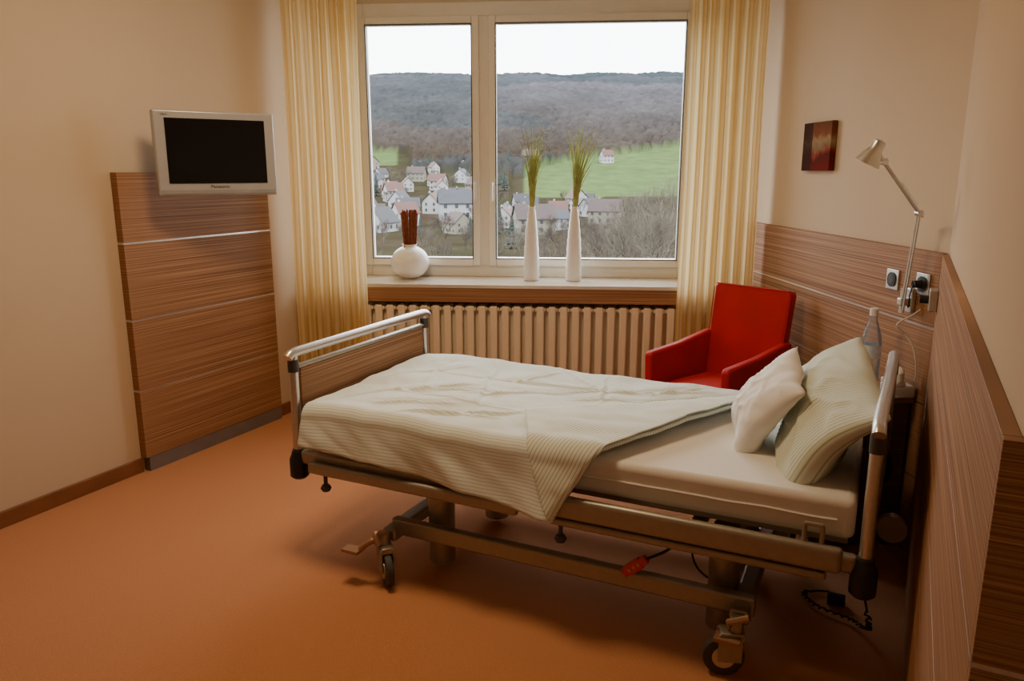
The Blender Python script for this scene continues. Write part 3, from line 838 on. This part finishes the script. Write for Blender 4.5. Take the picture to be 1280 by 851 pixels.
tries=0
while len(hp)<44 and tries<1500:
    tries+=1
    if rr.random()<.80: y=rr.uniform(205,465); x=y*rr.uniform(-.21,-.035)
    else: y=rr.uniform(210,330); x=y*rr.uniform(-.01,.13)
    if all((x-a)**2+(y-b)**2>15**2 for a,b in hp): house(rr.randrange(4),x,y,rr.uniform(-1.4,1.4),rr.uniform(.55,.78))
def bare(seed,H_,name,col,depth=6):
    r=random.Random(seed); bm=B()
    def br(p,d,L,rad,k):
        q=p+d*L
        a=d.orthogonal().normalized(); b_=d.cross(a)
        v0=[bm.verts.new(p+(a*math.cos(t)+b_*math.sin(t))*rad) for t in (0,2.09,4.19)]
        v1=[bm.verts.new(q+(a*math.cos(t)+b_*math.sin(t))*rad*.65) for t in (0,2.09,4.19)]
        for i in range(3): bm.faces.new((v0[i],v0[(i+1)%3],v1[(i+1)%3],v1[i]))
        if k==0: return
        for i in range(3 if k>1 else 4):
            nd=(d+V((r.uniform(-1,1),r.uniform(-1,1),r.uniform(-.35,.75)))*.75).normalized()
            br(p+d*L*r.uniform(.65,1.0),nd,L*r.uniform(.66,.86),rad*.6,k-1)
    br(V((0,0,-.5)),V((0,0,1)),H_*.26,H_*.018,depth)
    me=bpy.data.meshes.new(name); bm.to_mesh(me); bm.free(); me.materials.append(col); return me
def conif(seed,name,col):
    r=random.Random(seed); bm=B()
    tube(bm,[(0,0,-.5),(0,0,3)],.25,8)
    for i in range(9):
        z=1.2+i*1.05; R=2.6*(1-i/9.3)+.15; n=14
        ap=bm.verts.new((0,0,z+2.0)); ring=[bm.verts.new((R*(1 if k%2 else .72)*r.uniform(.85,1.1)*math.cos(6.283*k/n),R*(1 if k%2 else .72)*r.uniform(.85,1.1)*math.sin(6.283*k/n),z+r.uniform(-.2,.2))) for k in range(n)]
        for k in range(n): bm.faces.new((ap,ring[k],ring[(k+1)%n]))
    me=bpy.data.meshes.new(name); bm.to_mesh(me); bm.free(); me.materials.append(col); return me
mb=mat('bare_branches',(.036,.026,.018),.9,var=.3,scale=1); mg=mat('conifer_needles',(.010,.016,.011),.9,var=.4,scale=1); mb2=mat('pale_branches',(.054,.043,.028),.9,var=.3,scale=1)
tm=[bare(1,10,'bare_tree_a',mb),bare(2,10,'bare_tree_b',mb2),conif(3,'conifer_a',mg)]
tl=['leafless winter tree with brown branches','leafless winter tree with pale branches','dark green conifer tree']
def tree(k,x,y,s):
    o=bpy.data.objects.new('tree',tm[k]); COL.objects.link(o); o.location=(x,y,hgt(x,y)-.2); o.rotation_euler=(0,0,rr.uniform(0,6)); o.scale=(s,s,s*rr.uniform(.85,1.15)); top(o,tl[k],'tree','trees in the valley')
for k,x,y,s in ((1,8.8,46,.80),(1,9.8,50,.95),(1,11.0,54,1.0),(1,7.2,52,.75),(0,8.0,62,.85),(1,10.0,70,1.0),(0,-6.5,70,.55),(1,3.0,66,.55),(1,12.5,64,1.1),(1,12.0,78,1.1),(0,5.5,80,.6),(0,-2.5,85,.6),(1,-16,95,.5),(1,1.5,100,.7),(0,7,110,.8),(1,17,120,1.1),(1,19,105,1.2)):
    tree(k,x,y,s)
n=0
while n<200:
    y=rr.uniform(130,560); x=y*rr.uniform(-.24,.27)
    if region(x,y)=='field' or y>430 and region(x,y)!='forest': continue
    if x>0 and y>330 and region(x,y)!='forest': continue
    if y<400 and any((x-a)**2+(y-b)**2<6**2 for a,b in hp): continue
    tree(rr.choice((0,0,0,1,1,2)) if x<0 else rr.choice((0,0,1)),x,y,rr.uniform(.45,.85)*(1 if y<350 else 1.25)); n+=1

# ------------------------------------------------------------------ light & world
w=bpy.data.worlds.new('overcast_sky'); SC.world=w; w.use_nodes=True
nt=w.node_tree; bg=nt.nodes['Background']
tc=N(nt,'ShaderNodeTexCoord'); nzn=N(nt,'ShaderNodeTexNoise',Scale=2.0,Detail=3.0); nt.links.new(tc.outputs['Generated'],nzn.inputs['Vector'])
cr=N(nt,'ShaderNodeValToRGB'); cr.color_ramp.elements[0].color=(.88,.94,1,1); cr.color_ramp.elements[1].color=(.96,.98,1,1)
nt.links.new(nzn.outputs['Fac'],cr.inputs['Fac']); nt.links.new(cr.outputs['Color'],bg.inputs['Color']); bg.inputs['Strength'].default_value=10.5
def area(name,loc,size,energy,col,rot=(0,0,0),portal=False,sy=None):
    l=bpy.data.lights.new(name,'AREA'); l.energy=energy; l.color=col; l.shape='RECTANGLE'; l.size=size; l.size_y=sy or size
    o=bpy.data.objects.new(name,l); COL.objects.link(o); o.location=loc; o.rotation_euler=rot
    if portal: l.cycles.is_portal=True
    return o
p=wf(.075,.30,1.73)
area('window_portal',p,2.3,1,(1,1,1),rot=(-math.pi/2,0,WA),portal=True,sy=1.8)
area('ceiling_lamp',(-.65,2.85,2.93),.6,38,(1,.72,.43))
area('ceiling_lamp',(.7,-.6,2.93),.6,5,(1,.72,.43))

# ------------------------------------------------------------------ camera
cd=bpy.data.cameras.new('camera'); cam=bpy.data.objects.new('camera',cd); COL.objects.link(cam)
cd.sensor_width=36; cd.lens=27.0; cd.clip_end=6000; cd.clip_start=.05
cam.location=(0,0,H); cam.rotation_euler=(math.radians(90-12.4),0,0)
SC.camera=cam
